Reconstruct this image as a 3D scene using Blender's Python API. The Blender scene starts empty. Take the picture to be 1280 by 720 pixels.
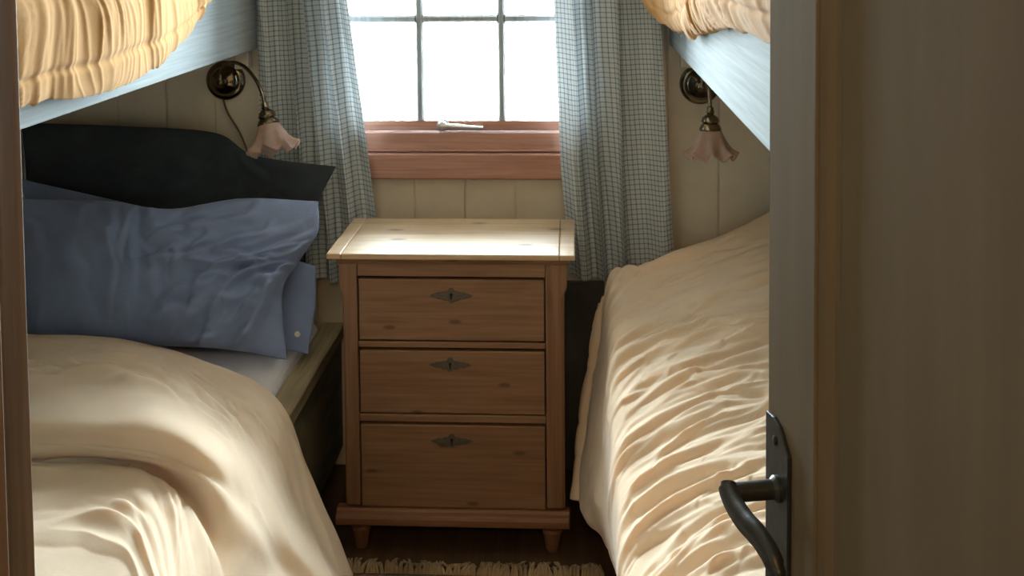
import bpy, bmesh, math, random
import numpy as np
from math import pi, sin, cos, radians
from mathutils import Vector, Matrix

SC = bpy.context.scene
COL = SC.collection

# ------------------------------------------------------------------ camera
CAM_Z = 1.615
cam_d = bpy.data.cameras.new('camera')
cam_d.sensor_width = 36.0
cam_d.lens = 1380.0 / 1280.0 * 36.0
cam_d.shift_y = -360.0 / 1280.0
cam_d.clip_start = 0.02
cam = bpy.data.objects.new('camera', cam_d)
cam.location = (0, 0, CAM_Z)
cam.rotation_euler = (radians(90 - 3.1), radians(0.5), radians(3.1))
COL.objects.link(cam)
SC.camera = cam

# ------------------------------------------------------------------ world, lights, exposure
SKY = 53.0
world = bpy.data.worlds.new('overcast_sky')
SC.world = world
world.use_nodes = True
bg = world.node_tree.nodes['Background']
bg.inputs['Color'].default_value = (0.84, 0.94, 1.0, 1)
bg.inputs['Strength'].default_value = SKY


def area_light(name, loc, rot, sx, sy, energy, color, portal=False):
    l = bpy.data.lights.new(name, 'AREA')
    l.shape = 'RECTANGLE'
    l.size, l.size_y = sx, sy
    l.energy = energy
    l.color = color
    o = bpy.data.objects.new(name, l)
    o.location = loc
    o.rotation_euler = rot
    COL.objects.link(o)
    if portal:
        l.cycles.is_portal = True
    return o


# daylight enters through the window opening only
area_light('window_portal', (-0.34, 3.47, 1.5), (radians(-90), 0, 0), 0.9, 1.2, 1, (1, 1, 1), True)
# warm fill light added behind the photographer, where no lamp is known
area_light('hall_fill_light', (0.02, -0.75, 2.28), (radians(28), 0, 0), 0.5, 0.4, 15.0, (1.0, 0.57, 0.22))

vs = SC.view_settings
SC.display_settings.display_device = 'sRGB'
vs.view_transform = 'Standard'
vs.look = 'None'
vs.exposure = 0.70
vs.gamma = 1.0
vs.use_curve_mapping = False

# ------------------------------------------------------------------ numpy noise
_rs = np.random.RandomState(7)
_G = _rs.rand(256, 256) * 2 * np.pi


def perlin(x, y):
    x = np.asarray(x, float); y = np.asarray(y, float)
    xi = np.floor(x).astype(int); yi = np.floor(y).astype(int)
    xf = x - xi; yf = y - yi
    u = xf * xf * xf * (xf * (xf * 6 - 15) + 10); v = yf * yf * yf * (yf * (yf * 6 - 15) + 10)

    def g(ix, iy, dx, dy):
        a = _G[ix & 255, iy & 255]
        return np.cos(a) * dx + np.sin(a) * dy
    n00 = g(xi, yi, xf, yf); n10 = g(xi + 1, yi, xf - 1, yf)
    n01 = g(xi, yi + 1, xf, yf - 1); n11 = g(xi + 1, yi + 1, xf - 1, yf - 1)
    return ((n00 * (1 - u) + n10 * u) * (1 - v) + (n01 * (1 - u) + n11 * u) * v) * 1.5


def fbm(x, y, o=3):
    s = 0; a = 1; f = 1
    for k in range(o):
        s = s + a * perlin(x * f + 17.3 * k, y * f - 9.1 * k); a *= .5; f *= 2
    return s


def creases(s, t, ang, ls, lt, seed, sharp=1.5, warp=.3, cover=.5):
    """long soft ridges running along direction ang; ls = length, lt = spacing (metres)"""
    c, d = cos(ang), sin(ang)
    a = (s * c + t * d) / ls; b = (-s * d + t * c) / lt
    wx = warp * perlin(s / .33 + seed, t / .33 - seed) + .12 * perlin(s / .09 - seed, t / .09 + seed)
    p = perlin(a + seed * 1.7 + .25 * perlin(b * .4, a + seed), b + wx + seed * 3.1)
    r = np.clip(1 - np.abs(p - .12) * 2.3, 0, 1)
    # one flank of each ridge falls off more steeply than the other
    r = r ** np.where(p > .12, sharp * 1.6, sharp * .8)
    m = np.clip(cover + 1.2 * perlin(s * c / (.7 * ls) + t * d / (.7 * ls) + seed * 5.3, (-s * d + t * c) / (2.2 * lt) - seed * 2.2), 0, 1)
    return r * m


def folds(s, t, ls, lt, seed, fall=.22, cover=.3, warp=.5):
    """overlapping folds: crests run along s, each rises slowly with t and drops off quickly"""
    b = t / lt + warp * perlin(s / .42 + seed, t / .42 - seed) + .10 * perlin(s / .11 - seed, t / .11 + seed)
    k = np.floor(b); f = b - k
    up = np.clip(f / (1 - fall), 0, 1); dn = np.clip((1 - f) / fall, 0, 1)
    h = np.where(f < 1 - fall, up ** 1.3, dn * dn * (3 - 2 * dn))
    a = np.clip(cover + 1.3 * perlin(s / ls + k * 7.31 + seed, k * 3.7 - seed), 0, 1)
    return h * a


def strokes(s, t, box, count, seed, ang=(0, .25), length=(.06, .2), width=(.010, .022), amp=(.006, .016), steep=1.0, curve=1.2):
    """single creases scattered over the cloth: each a tapering, slightly bent ridge, steeper on its lower-t flank"""
    r = np.random.RandomState(seed)
    out = np.zeros_like(s)
    for k in range(count):
        s0, t0 = r.uniform(box[0], box[1]), r.uniform(box[2], box[3])
        a = r.normal(ang[0], ang[1]); L = r.uniform(*length); w = r.uniform(*width); A = r.uniform(*amp); c = r.normal(0, curve)
        ds, dt = s - s0, t - t0
        m = (np.abs(ds) < L * 1.3 + .05) & (np.abs(dt) < L * 1.3 + .08)
        if not m.any(): continue
        ds, dt = ds[m], dt[m]
        x = (ds * cos(a) + dt * sin(a)) / L
        y = -ds * sin(a) + dt * cos(a) - c * (x * L) ** 2 - .006 * np.sin(x * 5 + k)
        e = np.clip(1 - x * x, 0, 1)
        wl = w * (.45 + .55 * e)
        p = np.where(y > 0, np.exp(-(y / (wl * (1 + steep))) ** 2), np.exp(-(y / wl) ** 2)) - .35 * np.exp(-((y + 1.9 * wl) / wl) ** 2)
        out[m] += A * e ** 1.5 * p
    return out


# ------------------------------------------------------------------ materials
MATS = {}


def nt_new(name):
    m = bpy.data.materials.new(name)
    m.use_nodes = True
    nt = m.node_tree
    b = nt.nodes['Principled BSDF']
    return m, nt, b


def N(nt, t, **kw):
    n = nt.nodes.new(t)
    for k, v in kw.items():
        if k in n.inputs.keys():
            n.inputs[k].default_value = v
        else:
            setattr(n, k, v)
    return n


def ramp(nt, stops):
    r = nt.nodes.new('ShaderNodeValToRGB')
    el = r.color_ramp.elements
    while len(el) < len(stops):
        el.new(0.5)
    for e, (p, c) in zip(el, stops):
        e.position = p
        e.color = (*c, 1) if len(c) == 3 else c
    return r


def coords(nt, scale, which='Object'):
    tc = nt.nodes.new('ShaderNodeTexCoord')
    mp = nt.nodes.new('ShaderNodeMapping')
    mp.inputs['Scale'].default_value = scale
    nt.links.new(tc.outputs[which], mp.inputs['Vector'])
    return mp.outputs['Vector']


def mat_wood(name, light, dark, knot, axis='X', rough=.55, grain=1.0, knots=1.0, bump=.15, spec=.35, ksize=1.0, kplane=None):
    m, nt, b = nt_new(name)
    L = nt.links.new
    long, cross = 1.1, 14.0
    sc = {'X': (long, cross, cross), 'Y': (cross, long, cross), 'Z': (cross, cross, long)}[axis]
    v = coords(nt, sc)
    n1 = N(nt, 'ShaderNodeTexNoise', Scale=1.6, Detail=5.0, Roughness=.6, Distortion=.6)
    L(v, n1.inputs['Vector'])
    sc2 = {'X': (3, 90, 90), 'Y': (90, 3, 90), 'Z': (90, 90, 3)}[axis]
    v2 = coords(nt, sc2)
    n2 = N(nt, 'ShaderNodeTexNoise', Scale=1.3, Detail=3.0)
    L(v2, n2.inputs['Vector'])
    r1 = ramp(nt, [(.34, dark), (.66, light)])
    L(n1.outputs['Fac'], r1.inputs['Fac'])
    mx = N(nt, 'ShaderNodeMix', data_type='RGBA', blend_type='MULTIPLY')
    mx.inputs['Factor'].default_value = .35 * grain
    r2 = ramp(nt, [(.38, (.45, .4, .34)), (.6, (1, 1, 1))])
    L(n2.outputs['Fac'], r2.inputs['Fac'])
    L(r1.outputs['Color'], mx.inputs['A']); L(r2.outputs['Color'], mx.inputs['B'])
    out = mx.outputs['Result']
    if knots > 0:
        sk = {'X': (3.2, 8.5, 8.5), 'Y': (8.5, 3.2, 8.5), 'Z': (8.5, 8.5, 3.2)}[axis]
        vo = N(nt, 'ShaderNodeTexVoronoi', Scale=1.0, Randomness=1.0)
        v3 = coords(nt, sk)
        if kplane:       # knots laid out on the board's own face
            vo.voronoi_dimensions = '2D'
            sx_ = N(nt, 'ShaderNodeSeparateXYZ'); cx_ = N(nt, 'ShaderNodeCombineXYZ')
            L(v3, sx_.inputs[0]); L(sx_.outputs['X'], cx_.inputs['X']); L(sx_.outputs['Y' if kplane == 'xy' else 'Z'], cx_.inputs['Y'])
            v3 = cx_.outputs[0]
        L(v3, vo.inputs['Vector'])
        rk = ramp(nt, [(.05 * ksize, (1, 1, 1)), (.11 * ksize, (0, 0, 0))])
        L(vo.outputs['Distance'], rk.inputs['Fac'])
        mk = N(nt, 'ShaderNodeMix', data_type='RGBA')
        ml = N(nt, 'ShaderNodeMath', operation='MULTIPLY')
        ml.inputs[1].default_value = .75 * knots
        L(rk.outputs['Color'], ml.inputs[0])
        L(ml.outputs[0], mk.inputs['Factor'])
        L(out, mk.inputs['A']); mk.inputs['B'].default_value = (*knot, 1)
        out = mk.outputs['Result']
    L(out, b.inputs['Base Color'])
    b.inputs['Roughness'].default_value = rough
    b.inputs['Specular IOR Level'].default_value = spec
    bp = N(nt, 'ShaderNodeBump', Strength=bump, Distance=.002)
    L(n2.outputs['Fac'], bp.inputs['Height']); L(bp.outputs['Normal'], b.inputs['Normal'])
    MATS[name] = m
    return m


def mat_paint(name, col, var=.06, rough=.45, brush=None, spec=.4, bump=.1, wear=None):
    m, nt, b = nt_new(name)
    L = nt.links.new
    v = coords(nt, brush or (3, 3, 3))
    n = N(nt, 'ShaderNodeTexNoise', Scale=2.2, Detail=5.0, Roughness=.6)
    L(v, n.inputs['Vector'])
    lo = tuple(max(0, c * (1 - var * 1.6)) for c in col); hi = tuple(min(1, c * (1 + var)) for c in col)
    r = ramp(nt, [(.3, lo), (.7, hi)])
    L(n.outputs['Fac'], r.inputs['Fac'])
    out = r.outputs['Color']
    if wear:
        v4 = coords(nt, (6, 2.5, 9))
        nw = N(nt, 'ShaderNodeTexNoise', Scale=1.5, Detail=6.0, Roughness=.65)
        L(v4, nw.inputs['Vector'])
        rw = ramp(nt, [(.46, (0, 0, 0)), (.6, (1, 1, 1))])
        L(nw.outputs['Fac'], rw.inputs['Fac'])
        mk = N(nt, 'ShaderNodeMix', data_type='RGBA')
        L(rw.outputs['Color'], mk.inputs['Factor']); L(out, mk.inputs['A'])
        mk.inputs['B'].default_value = (*wear, 1)
        out = mk.outputs['Result']
    L(out, b.inputs['Base Color'])
    b.inputs['Roughness'].default_value = rough
    b.inputs['Specular IOR Level'].default_value = spec
    bp = N(nt, 'ShaderNodeBump', Strength=bump, Distance=.002)
    L(n.outputs['Fac'], bp.inputs['Height']); L(bp.outputs['Normal'], b.inputs['Normal'])
    MATS[name] = m
    return m


def mat_fabric(name, col, var=.05, trans=.0, weave=900, sheen=.15, bump=.25, tcol=None):
    m, nt, b = nt_new(name)
    L = nt.links.new
    v = coords(nt, (1, 1, 1))
    n = N(nt, 'ShaderNodeTexNoise', Scale=9.0, Detail=4.0)
    L(v, n.inputs['Vector'])
    r = ramp(nt, [(.3, tuple(c * (1 - var) for c in col)), (.7, tuple(min(1, c * (1 + var)) for c in col))])
    L(n.outputs['Fac'], r.inputs['Fac'])
    L(r.outputs['Color'], b.inputs['Base Color'])
    b.inputs['Roughness'].default_value = .92
    b.inputs['Specular IOR Level'].default_value = .12
    b.inputs['Sheen Weight'].default_value = sheen
    b.inputs['Sheen Roughness'].default_value = .5
    nb = N(nt, 'ShaderNodeTexNoise', Scale=float(weave) * .2, Detail=3.0)
    L(v, nb.inputs['Vector'])
    n3 = N(nt, 'ShaderNodeTexNoise', Scale=34.0, Detail=3.0, Distortion=1.2)
    L(v, n3.inputs['Vector'])
    b1 = N(nt, 'ShaderNodeBump', Strength=bump, Distance=.004)
    L(n3.outputs['Fac'], b1.inputs['Height'])
    b2 = N(nt, 'ShaderNodeBump', Strength=.12, Distance=.001)
    L(nb.outputs['Fac'], b2.inputs['Height']); L(b1.outputs['Normal'], b2.inputs['Normal'])
    L(b2.outputs['Normal'], b.inputs['Normal'])
    if trans > 0:
        o = nt.nodes['Material Output']
        t = N(nt, 'ShaderNodeBsdfTranslucent')
        t.inputs['Color'].default_value = (*(tcol or col), 1)
        L(b2.outputs['Normal'], t.inputs['Normal'])
        mx = N(nt, 'ShaderNodeMixShader')
        mx.inputs[0].default_value = trans
        L(b.outputs[0], mx.inputs[1]); L(t.outputs[0], mx.inputs[2]); L(mx.outputs[0], o.inputs['Surface'])
    MATS[name] = m
    return m


def mat_metal(name, col, rough=.25, metallic=1.0, bump=0.0, spec=.5):
    m, nt, b = nt_new(name)
    L = nt.links.new
    v = coords(nt, (1, 1, 1))
    n = N(nt, 'ShaderNodeTexNoise', Scale=60.0, Detail=4.0)
    L(v, n.inputs['Vector'])
    r = ramp(nt, [(.3, tuple(c * .75 for c in col)), (.7, col)])
    L(n.outputs['Fac'], r.inputs['Fac']); L(r.outputs['Color'], b.inputs['Base Color'])
    b.inputs['Metallic'].default_value = metallic
    b.inputs['Roughness'].default_value = rough
    b.inputs['Specular IOR Level'].default_value = spec
    if bump:
        bp = N(nt, 'ShaderNodeBump', Strength=bump, Distance=.002)
        L(n.outputs['Fac'], bp.inputs['Height']); L(bp.outputs['Normal'], b.inputs['Normal'])
    MATS[name] = m
    return m


def mat_gingham(name):
    m, nt, b = nt_new(name)
    L = nt.links.new
    tc = N(nt, 'ShaderNodeTexCoord')
    sp = N(nt, 'ShaderNodeSeparateXYZ')
    L(tc.outputs['UV'], sp.inputs[0])

    def line(ch, pitch, width):
        a = N(nt, 'ShaderNodeMath', operation='DIVIDE'); a.inputs[1].default_value = pitch
        L(sp.outputs[ch], a.inputs[0])
        f = N(nt, 'ShaderNodeMath', operation='FRACT'); L(a.outputs[0], f.inputs[0])
        s = N(nt, 'ShaderNodeMath', operation='SUBTRACT'); s.inputs[1].default_value = .5; L(f.outputs[0], s.inputs[0])
        ab = N(nt, 'ShaderNodeMath', operation='ABSOLUTE'); L(s.outputs[0], ab.inputs[0])
        mr = N(nt, 'ShaderNodeMapRange')
        mr.inputs['From Min'].default_value = width; mr.inputs['From Max'].default_value = width * 1.5
        mr.inputs['To Min'].default_value = 1; mr.inputs['To Max'].default_value = 0
        L(ab.outputs[0], mr.inputs['Value'])
        return mr.outputs['Result']
    lx = line('X', .0165, .09); ly = line('Y', .0148, .09)
    mxm = N(nt, 'ShaderNodeMath', operation='ADD'); L(lx, mxm.inputs[0]); L(ly, mxm.inputs[1])
    ml = N(nt, 'ShaderNodeMath', operation='MULTIPLY'); ml.inputs[1].default_value = .62; ml.use_clamp = True
    L(mxm.outputs[0], ml.inputs[0])
    mk = N(nt, 'ShaderNodeMix', data_type='RGBA')
    mk.inputs['A'].default_value = (.48, .525, .54, 1); mk.inputs['B'].default_value = (.13, .16, .20, 1)
    L(ml.outputs[0], mk.inputs['Factor'])
    L(mk.outputs['Result'], b.inputs['Base Color'])
    b.inputs['Roughness'].default_value = .9
    b.inputs['Specular IOR Level'].default_value = .1
    t = N(nt, 'ShaderNodeBsdfTranslucent')
    L(mk.outputs['Result'], t.inputs['Color'])
    o = nt.nodes['Material Output']
    ms = N(nt, 'ShaderNodeMixShader'); ms.inputs[0].default_value = .04
    L(b.outputs[0], ms.inputs[1]); L(t.outputs[0], ms.inputs[2]); L(ms.outputs[0], o.inputs['Surface'])
    MATS[name] = m
    return m


def mat_pane(name):
    m, nt, b = nt_new(name)
    L = nt.links.new
    o = nt.nodes['Material Output']
    tr = N(nt, 'ShaderNodeBsdfTransparent'); tr.inputs['Color'].default_value = (.96, .98, .97, 1)
    gl = N(nt, 'ShaderNodeBsdfGlossy', Roughness=.02)
    fr = N(nt, 'ShaderNodeFresnel', IOR=1.45)
    ms = N(nt, 'ShaderNodeMixShader')
    L(fr.outputs[0], ms.inputs[0]); L(tr.outputs[0], ms.inputs[1]); L(gl.outputs[0], ms.inputs[2])
    L(ms.outputs[0], o.inputs['Surface'])
    MATS[name] = m


def mat_frosted(name):
    m, nt, b = nt_new(name)
    L = nt.links.new
    o = nt.nodes['Material Output']
    v = coords(nt, (1, 1, 1))
    n = N(nt, 'ShaderNodeTexNoise', Scale=26.0, Detail=3.0); L(v, n.inputs['Vector'])
    r = ramp(nt, [(.3, (.56, .44, .38)), (.7, (.74, .60, .52))]); L(n.outputs['Fac'], r.inputs['Fac'])
    b.inputs['Roughness'].default_value = .25
    L(r.outputs['Color'], b.inputs['Base Color'])
    t = N(nt, 'ShaderNodeBsdfTranslucent'); L(r.outputs['Color'], t.inputs['Color'])
    tr = N(nt, 'ShaderNodeBsdfTransparent'); tr.inputs['Color'].default_value = (.93, .8, .74, 1)
    m1 = N(nt, 'ShaderNodeMixShader'); m1.inputs[0].default_value = .5
    L(b.outputs[0], m1.inputs[1]); L(t.outputs[0], m1.inputs[2])
    m2 = N(nt, 'ShaderNodeMixShader'); m2.inputs[0].default_value = .38
    L(m1.outputs[0], m2.inputs[1]); L(tr.outputs[0], m2.inputs[2])
    L(m2.outputs[0], o.inputs['Surface'])
    MATS[name] = m


mat_paint('cream_paint', (.60, .535, .43), rough=.5)
mat_paint('ceiling_paint', (.70, .62, .48), rough=.6)
mat_paint('hall_paint', (.45, .36, .24), rough=.6)
mat_paint('board_paint', (.28, .320, .338), var=.10, rough=.82, brush=(60, 1.5, 60), bump=.3, spec=.05)
mat_paint('door_paint', (.135, .108, .072), var=.07, rough=.85, spec=.10, brush=(8, 8, 1.2), bump=.2)
mat_wood('rail_wood', (.42, .34, .20), (.20, .17, .11), (.06, .04, .025), 'Y', knots=.6)
mat_paint('dark_blue_grey', (.060, .070, .076), var=.2)
mat_paint('olive_paint', (.13, .14, .11), var=.2, rough=.6, brush=(10, 2, 10), wear=(.20, .17, .11))
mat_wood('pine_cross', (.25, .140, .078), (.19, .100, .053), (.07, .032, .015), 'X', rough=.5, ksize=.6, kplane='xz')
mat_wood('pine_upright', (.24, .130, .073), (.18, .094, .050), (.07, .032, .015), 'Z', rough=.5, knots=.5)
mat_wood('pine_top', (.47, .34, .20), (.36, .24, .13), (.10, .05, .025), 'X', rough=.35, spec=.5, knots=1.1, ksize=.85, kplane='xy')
mat_wood('plinth_wood', (.23, .110, .055), (.165, .073, .037), (.07, .03, .015), 'X', rough=.5)
mat_wood('red_wood', (.44, .235, .175), (.36, .18, .13), (.1, .03, .02), 'X', rough=.25, knots=.2, spec=.5)
mat_wood('jamb_wood', (.36, .265, .175), (.28, .20, .13), (.05, .03, .02), 'Z', rough=.7, spec=.1, knots=0)
mat_wood('floor_wood', (.10, .06, .035), (.055, .032, .02), (.02, .012, .01), 'Y', rough=.5, knots=.4)
mat_wood('frame_dark', (.30, .32, .33), (.22, .24, .25), (.02, .02, .02), 'Z', rough=.45, knots=0)  # muntin grey, with the window's flare lightened into the colour
mat_fabric('duvet_cotton', (.87, .77, .60), trans=.32, tcol=(.98, .56, .16), bump=.12)
mat_fabric('quilt_cotton', (.50, .275, .088), trans=.18, tcol=(.92, .48, .12), bump=.12)
mat_fabric('sheet_cotton', (.74, .72, .74), bump=.3)
mat_fabric('blue_cotton', (.21, .27, .44), var=.10, bump=.35)
mat_fabric('navy_cotton', (.040, .050, .060), var=.15, bump=.4, sheen=.05)
mat_fabric('rug_wool', (.22, .14, .075), var=.35, bump=.8)
mat_fabric('fringe_cotton', (.27, .195, .115), var=.3)
mat_gingham('gingham')
mat_metal('brass', (.24, .20, .14), rough=.17)
mat_metal('old_brass', (.10, .082, .06), rough=.5, metallic=.3, bump=.4)
mat_metal('black_iron', (.030, .034, .034), rough=.42, metallic=.35, bump=.5)
mat_metal('window_metal', (.62, .62, .60), rough=.3)
mat_metal('dark_hole', (.004, .004, .004), rough=.8, metallic=0)
mat_paint('cord_plastic', (.10, .075, .05), rough=.5)
mat_paint('button_shell', (.6, .55, .45), rough=.4)
mat_pane('pane_glass')
mat_frosted('shade_glass')

# ------------------------------------------------------------------ object helpers
ORG = {}


def put(o, parent):
    COL.objects.link(o)
    if parent is not None:
        o.parent = parent
    return o


def mesh_obj(name, verts, faces, mat, parent=None, smooth=False, uv=None, origin=None, world_coords=True):
    """one mesh object; verts in world metres, stored relative to the parent's (or own) origin"""
    if parent is not None:
        org = ORG.get(parent.name, Vector((0, 0, 0))) if world_coords else Vector((0, 0, 0))
    else:
        org = Vector(origin) if origin is not None else Vector((0, 0, 0))
    me = bpy.data.meshes.new(name)
    v = np.asarray(verts, float) - np.array(org)
    me.from_pydata([tuple(p) for p in v], [], [tuple(f) for f in faces])
    me.update()
    if uv is not None:
        lay = me.uv_layers.new(name='UVMap')
        uv = np.asarray(uv, float)
        idx = np.zeros(len(me.loops), int)
        me.loops.foreach_get('vertex_index', idx)
        lay.data.foreach_set('uv', uv[idx].ravel())
    if smooth:
        me.polygons.foreach_set('use_smooth', [True] * len(me.polygons))
    me.materials.append(MATS[mat] if isinstance(mat, str) else mat)
    o = bpy.data.objects.new(name, me)
    put(o, parent)
    if parent is None:
        o.location = org
        ORG[o.name] = org
    else:
        ORG[o.name] = ORG.get(parent.name, Vector((0, 0, 0))) if world_coords else Vector((0, 0, 0))
    return o


def empty(name, loc, label=None, cat=None, group=None, kind=None, rz=0):
    o = bpy.data.objects.new(name, None)
    o.empty_display_size = .1
    o.location = loc
    o.rotation_euler = (0, 0, rz)
    COL.objects.link(o)
    ORG[o.name] = Vector(loc)
    return tag(o, label, cat, group, kind)


def tag(o, label=None, cat=None, group=None, kind=None):
    if label: o['label'] = label
    if cat: o['category'] = cat
    if group: o['group'] = group
    if kind: o['kind'] = kind
    return o


class MB:
    def __init__(s):
        s.v = []; s.f = []

    def add(s, v, f):
        n = len(s.v)
        s.v += [tuple(p) for p in v]
        s.f += [tuple(i + n for i in q) for q in f]
        return s

    def box(s, x0, x1, y0, y1, z0, z1):
        v = [(x0, y0, z0), (x1, y0, z0), (x1, y1, z0), (x0, y1, z0), (x0, y0, z1), (x1, y0, z1), (x1, y1, z1), (x0, y1, z1)]
        return s.add(v, [(3, 2, 1, 0), (4, 5, 6, 7), (0, 1, 5, 4), (1, 2, 6, 5), (2, 3, 7, 6), (3, 0, 4, 7)])

    def prism(s, poly, axis, a, b):
        """extrude a closed 2D outline; axis 'x': poly=(y,z); 'y': (x,z); 'z': (x,y)"""
        def P(p, t):
            return {'x': (t, p[0], p[1]), 'y': (p[0], t, p[1]), 'z': (p[0], p[1], t)}[axis]
        n = len(poly)
        v = [P(p, a) for p in poly] + [P(p, b) for p in poly]
        f = [tuple(range(n)), tuple(range(2 * n - 1, n - 1, -1))] + [((i + 1) % n, i, n + i, n + (i + 1) % n) for i in range(n)]
        return s.add(v, f)

    def lathe(s, prof, seg=32, M=None, cap=True):
        """prof: (r, h) list revolved round local z, then placed by M"""
        M = M or Matrix()
        v = []; f = []
        for r, h in prof:
            for k in range(seg):
                a = 2 * pi * k / seg
                v.append(M @ Vector((r * cos(a), r * sin(a), h)))
        n = len(prof)
        for i in range(n - 1):
            for k in range(seg):
                k2 = (k + 1) % seg
                f.append((i * seg + k, i * seg + k2, (i + 1) * seg + k2, (i + 1) * seg + k))
        if cap:
            f.append(tuple(range(seg - 1, -1, -1))); f.append(tuple((n - 1) * seg + k for k in range(seg)))
        return s.add(v, f)

    def tube(s, pts, rad, seg=10, flat=1.0, up=None):
        pts = [Vector(p) for p in pts]
        n = len(pts)
        rad = rad if hasattr(rad, '__len__') else [rad] * n
        v = []; f = []
        ref = Vector(up) if up else None
        for i, p in enumerate(pts):
            t = (pts[min(i + 1, n - 1)] - pts[max(i - 1, 0)]).normalized()
            if ref is None:
                ref = Vector((0, 0, 1)) if abs(t.z) < .9 else Vector((1, 0, 0))
            b = t.cross(ref).normalized(); nn = b.cross(t).normalized()
            if up is None: ref = nn
            for k in range(seg):
                a = 2 * pi * k / seg
                v.append(p + b * (rad[i] * cos(a)) + nn * (rad[i] * flat * sin(a)))
        for i in range(n - 1):
            for k in range(seg):
                k2 = (k + 1) % seg
                f.append((i * seg + k, i * seg + k2, (i + 1) * seg + k2, (i + 1) * seg + k))
        f.append(tuple(range(seg - 1, -1, -1))); f.append(tuple((n - 1) * seg + k for k in range(seg)))
        return s.add(v, f)

    def build(s, name, mat, parent=None, smooth=False, bevel=0, origin=None, world_coords=True, seg=2):
        o = mesh_obj(name, s.v, s.f, mat, parent, smooth, None, origin, world_coords)
        if bevel:
            m = o.modifiers.new('bevel', 'BEVEL')
            m.width = bevel; m.segments = seg; m.limit_method = 'ANGLE'; m.angle_limit = radians(35)
        if smooth:
            o.data.set_sharp_from_angle(angle=radians(40))
        return o


def crom(P, n):
    """Catmull-Rom resample of control points along axis 0, n samples in all"""
    P = np.asarray(P, float)
    k = len(P)
    t = np.linspace(0, k - 1, n)
    i = np.clip(np.floor(t).astype(int), 0, k - 2); u = (t - i)
    ext = np.concatenate([[2 * P[0] - P[1]], P, [2 * P[-1] - P[-2]]])
    u = u.reshape((-1,) + (1,) * (P.ndim - 1))
    p0, p1, p2, p3 = ext[i], ext[i + 1], ext[i + 2], ext[i + 3]
    return .5 * (2 * p1 + (p2 - p0) * u + (2 * p0 - 5 * p1 + 4 * p2 - p3) * u * u + (3 * p1 - p0 - 3 * p2 + p3) * u ** 3)


def loft(net, nr, nc):
    """dense grid (nr, nc, 3) through a control net (rows, cols, 3)"""
    g = crom(np.asarray(net, float), nr)
    return crom(g.transpose(1, 0, 2), nc).transpose(1, 0, 2)


def grid_normals(G):
    du = np.gradient(G, axis=1); dv = np.gradient(G, axis=0)
    n = np.cross(du, dv)
    return n / (np.linalg.norm(n, axis=2, keepdims=True) + 1e-9)


def arc(G):
    """metric parameters (s along rows' columns, t along rows) of a grid"""
    s = np.zeros(G.shape[:2]); t = np.zeros(G.shape[:2])
    s[:, 1:] = np.cumsum(np.linalg.norm(np.diff(G, axis=1), axis=2), axis=1)
    t[1:, :] = np.cumsum(np.linalg.norm(np.diff(G, axis=0), axis=2), axis=0)
    return s, t


def grid_faces(nr, nc, flip=False):
    f = []
    for i in range(nr - 1):
        for j in range(nc - 1):
            q = (i * nc + j, i * nc + j + 1, (i + 1) * nc + j + 1, (i + 1) * nc + j)
            f.append(q[::-1] if flip else q)
    return f


def cloth_obj(name, G, mat, parent=None, origin=None, thick=.0, flip=False, uv=None, out=None):
    nr, nc = G.shape[:2]
    if out is not None:      # faces look the way of 'out'
        flip = (np.cross(G[:-1, 1:] - G[:-1, :-1], G[1:, :-1] - G[:-1, :-1]) * out[:-1, :-1]).sum() < 0
    o = mesh_obj(name, G.reshape(-1, 3), grid_faces(nr, nc, flip), mat, parent, True, uv, origin)
    if thick:
        m = o.modifiers.new('thickness', 'SOLIDIFY')
        m.thickness = thick; m.offset = -1
    return o


# ================================================================== SETTING
XL, XR, YB, YF, YH, ZC = -1.70, 1.06, 3.30, 0.571, 0.47, 2.32
WX0, WX1, WZ0, WZ1 = -.775, .095, .985, 2.06      # window opening

mb = MB().box(XL - .1, XR + .1, -1.6, YB + .2, -.06, 0)
tag(mb.build('floor', 'floor_wood'), kind='structure')
mb = MB().box(XL - .1, XR + .1, -1.6, YB + .2, ZC, ZC + .06)
tag(mb.build('ceiling', 'ceiling_paint'), kind='structure')


def plank_face(mb, axis, a0, a1, z0, z1, face, depth, pitch, phase, sgn):
    """vertical tongue-and-groove boarding from a0 to a1 with V grooves cut in the face"""
    cuts = []
    k = math.ceil((a0 - phase) / pitch)
    while phase + k * pitch < a1:
        cuts.append(phase + k * pitch); k += 1
    g, d = .0035, .006
    prof = [(a0, face)]
    for c in cuts:
        if c - g > a0 and c + g < a1:
            prof += [(c - g, face), (c - g * .5, face + sgn * d), (c + g * .5, face + sgn * d), (c + g, face)]
    prof += [(a1, face), (a1, face + sgn * depth), (a0, face + sgn * depth)]
    if axis == 'x':
        mb.prism(prof, 'z', z0, z1)
    else:
        mb.prism([(q, p) for p, q in prof], 'z', z0, z1)


mb = MB()
PH, PP = -.328, .1525
plank_face(mb, 'x', XL, WX0, 0, ZC, YB, .16, PP, PH, 1)
plank_face(mb, 'x', WX1, XR, 0, ZC, YB, .16, PP, PH, 1)
plank_face(mb, 'x', WX0, WX1, 0, WZ0, YB, .16, PP, PH, 1)
plank_face(mb, 'x', WX0, WX1, WZ1, ZC, YB, .16, PP, PH, 1)
tag(mb.build('wall_back', 'cream_paint'), kind='structure')
mb = MB(); plank_face(mb, 'y', YH, YB + .16, 0, ZC, XL, .1, PP, .1, -1)
tag(mb.build('wall_left', 'cream_paint'), kind='structure')
mb = MB(); plank_face(mb, 'y', YH, YB + .16, 0, ZC, XR, .1, PP, .1, 1)
tag(mb.build('wall_right', 'cream_paint'), kind='structure')
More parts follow.
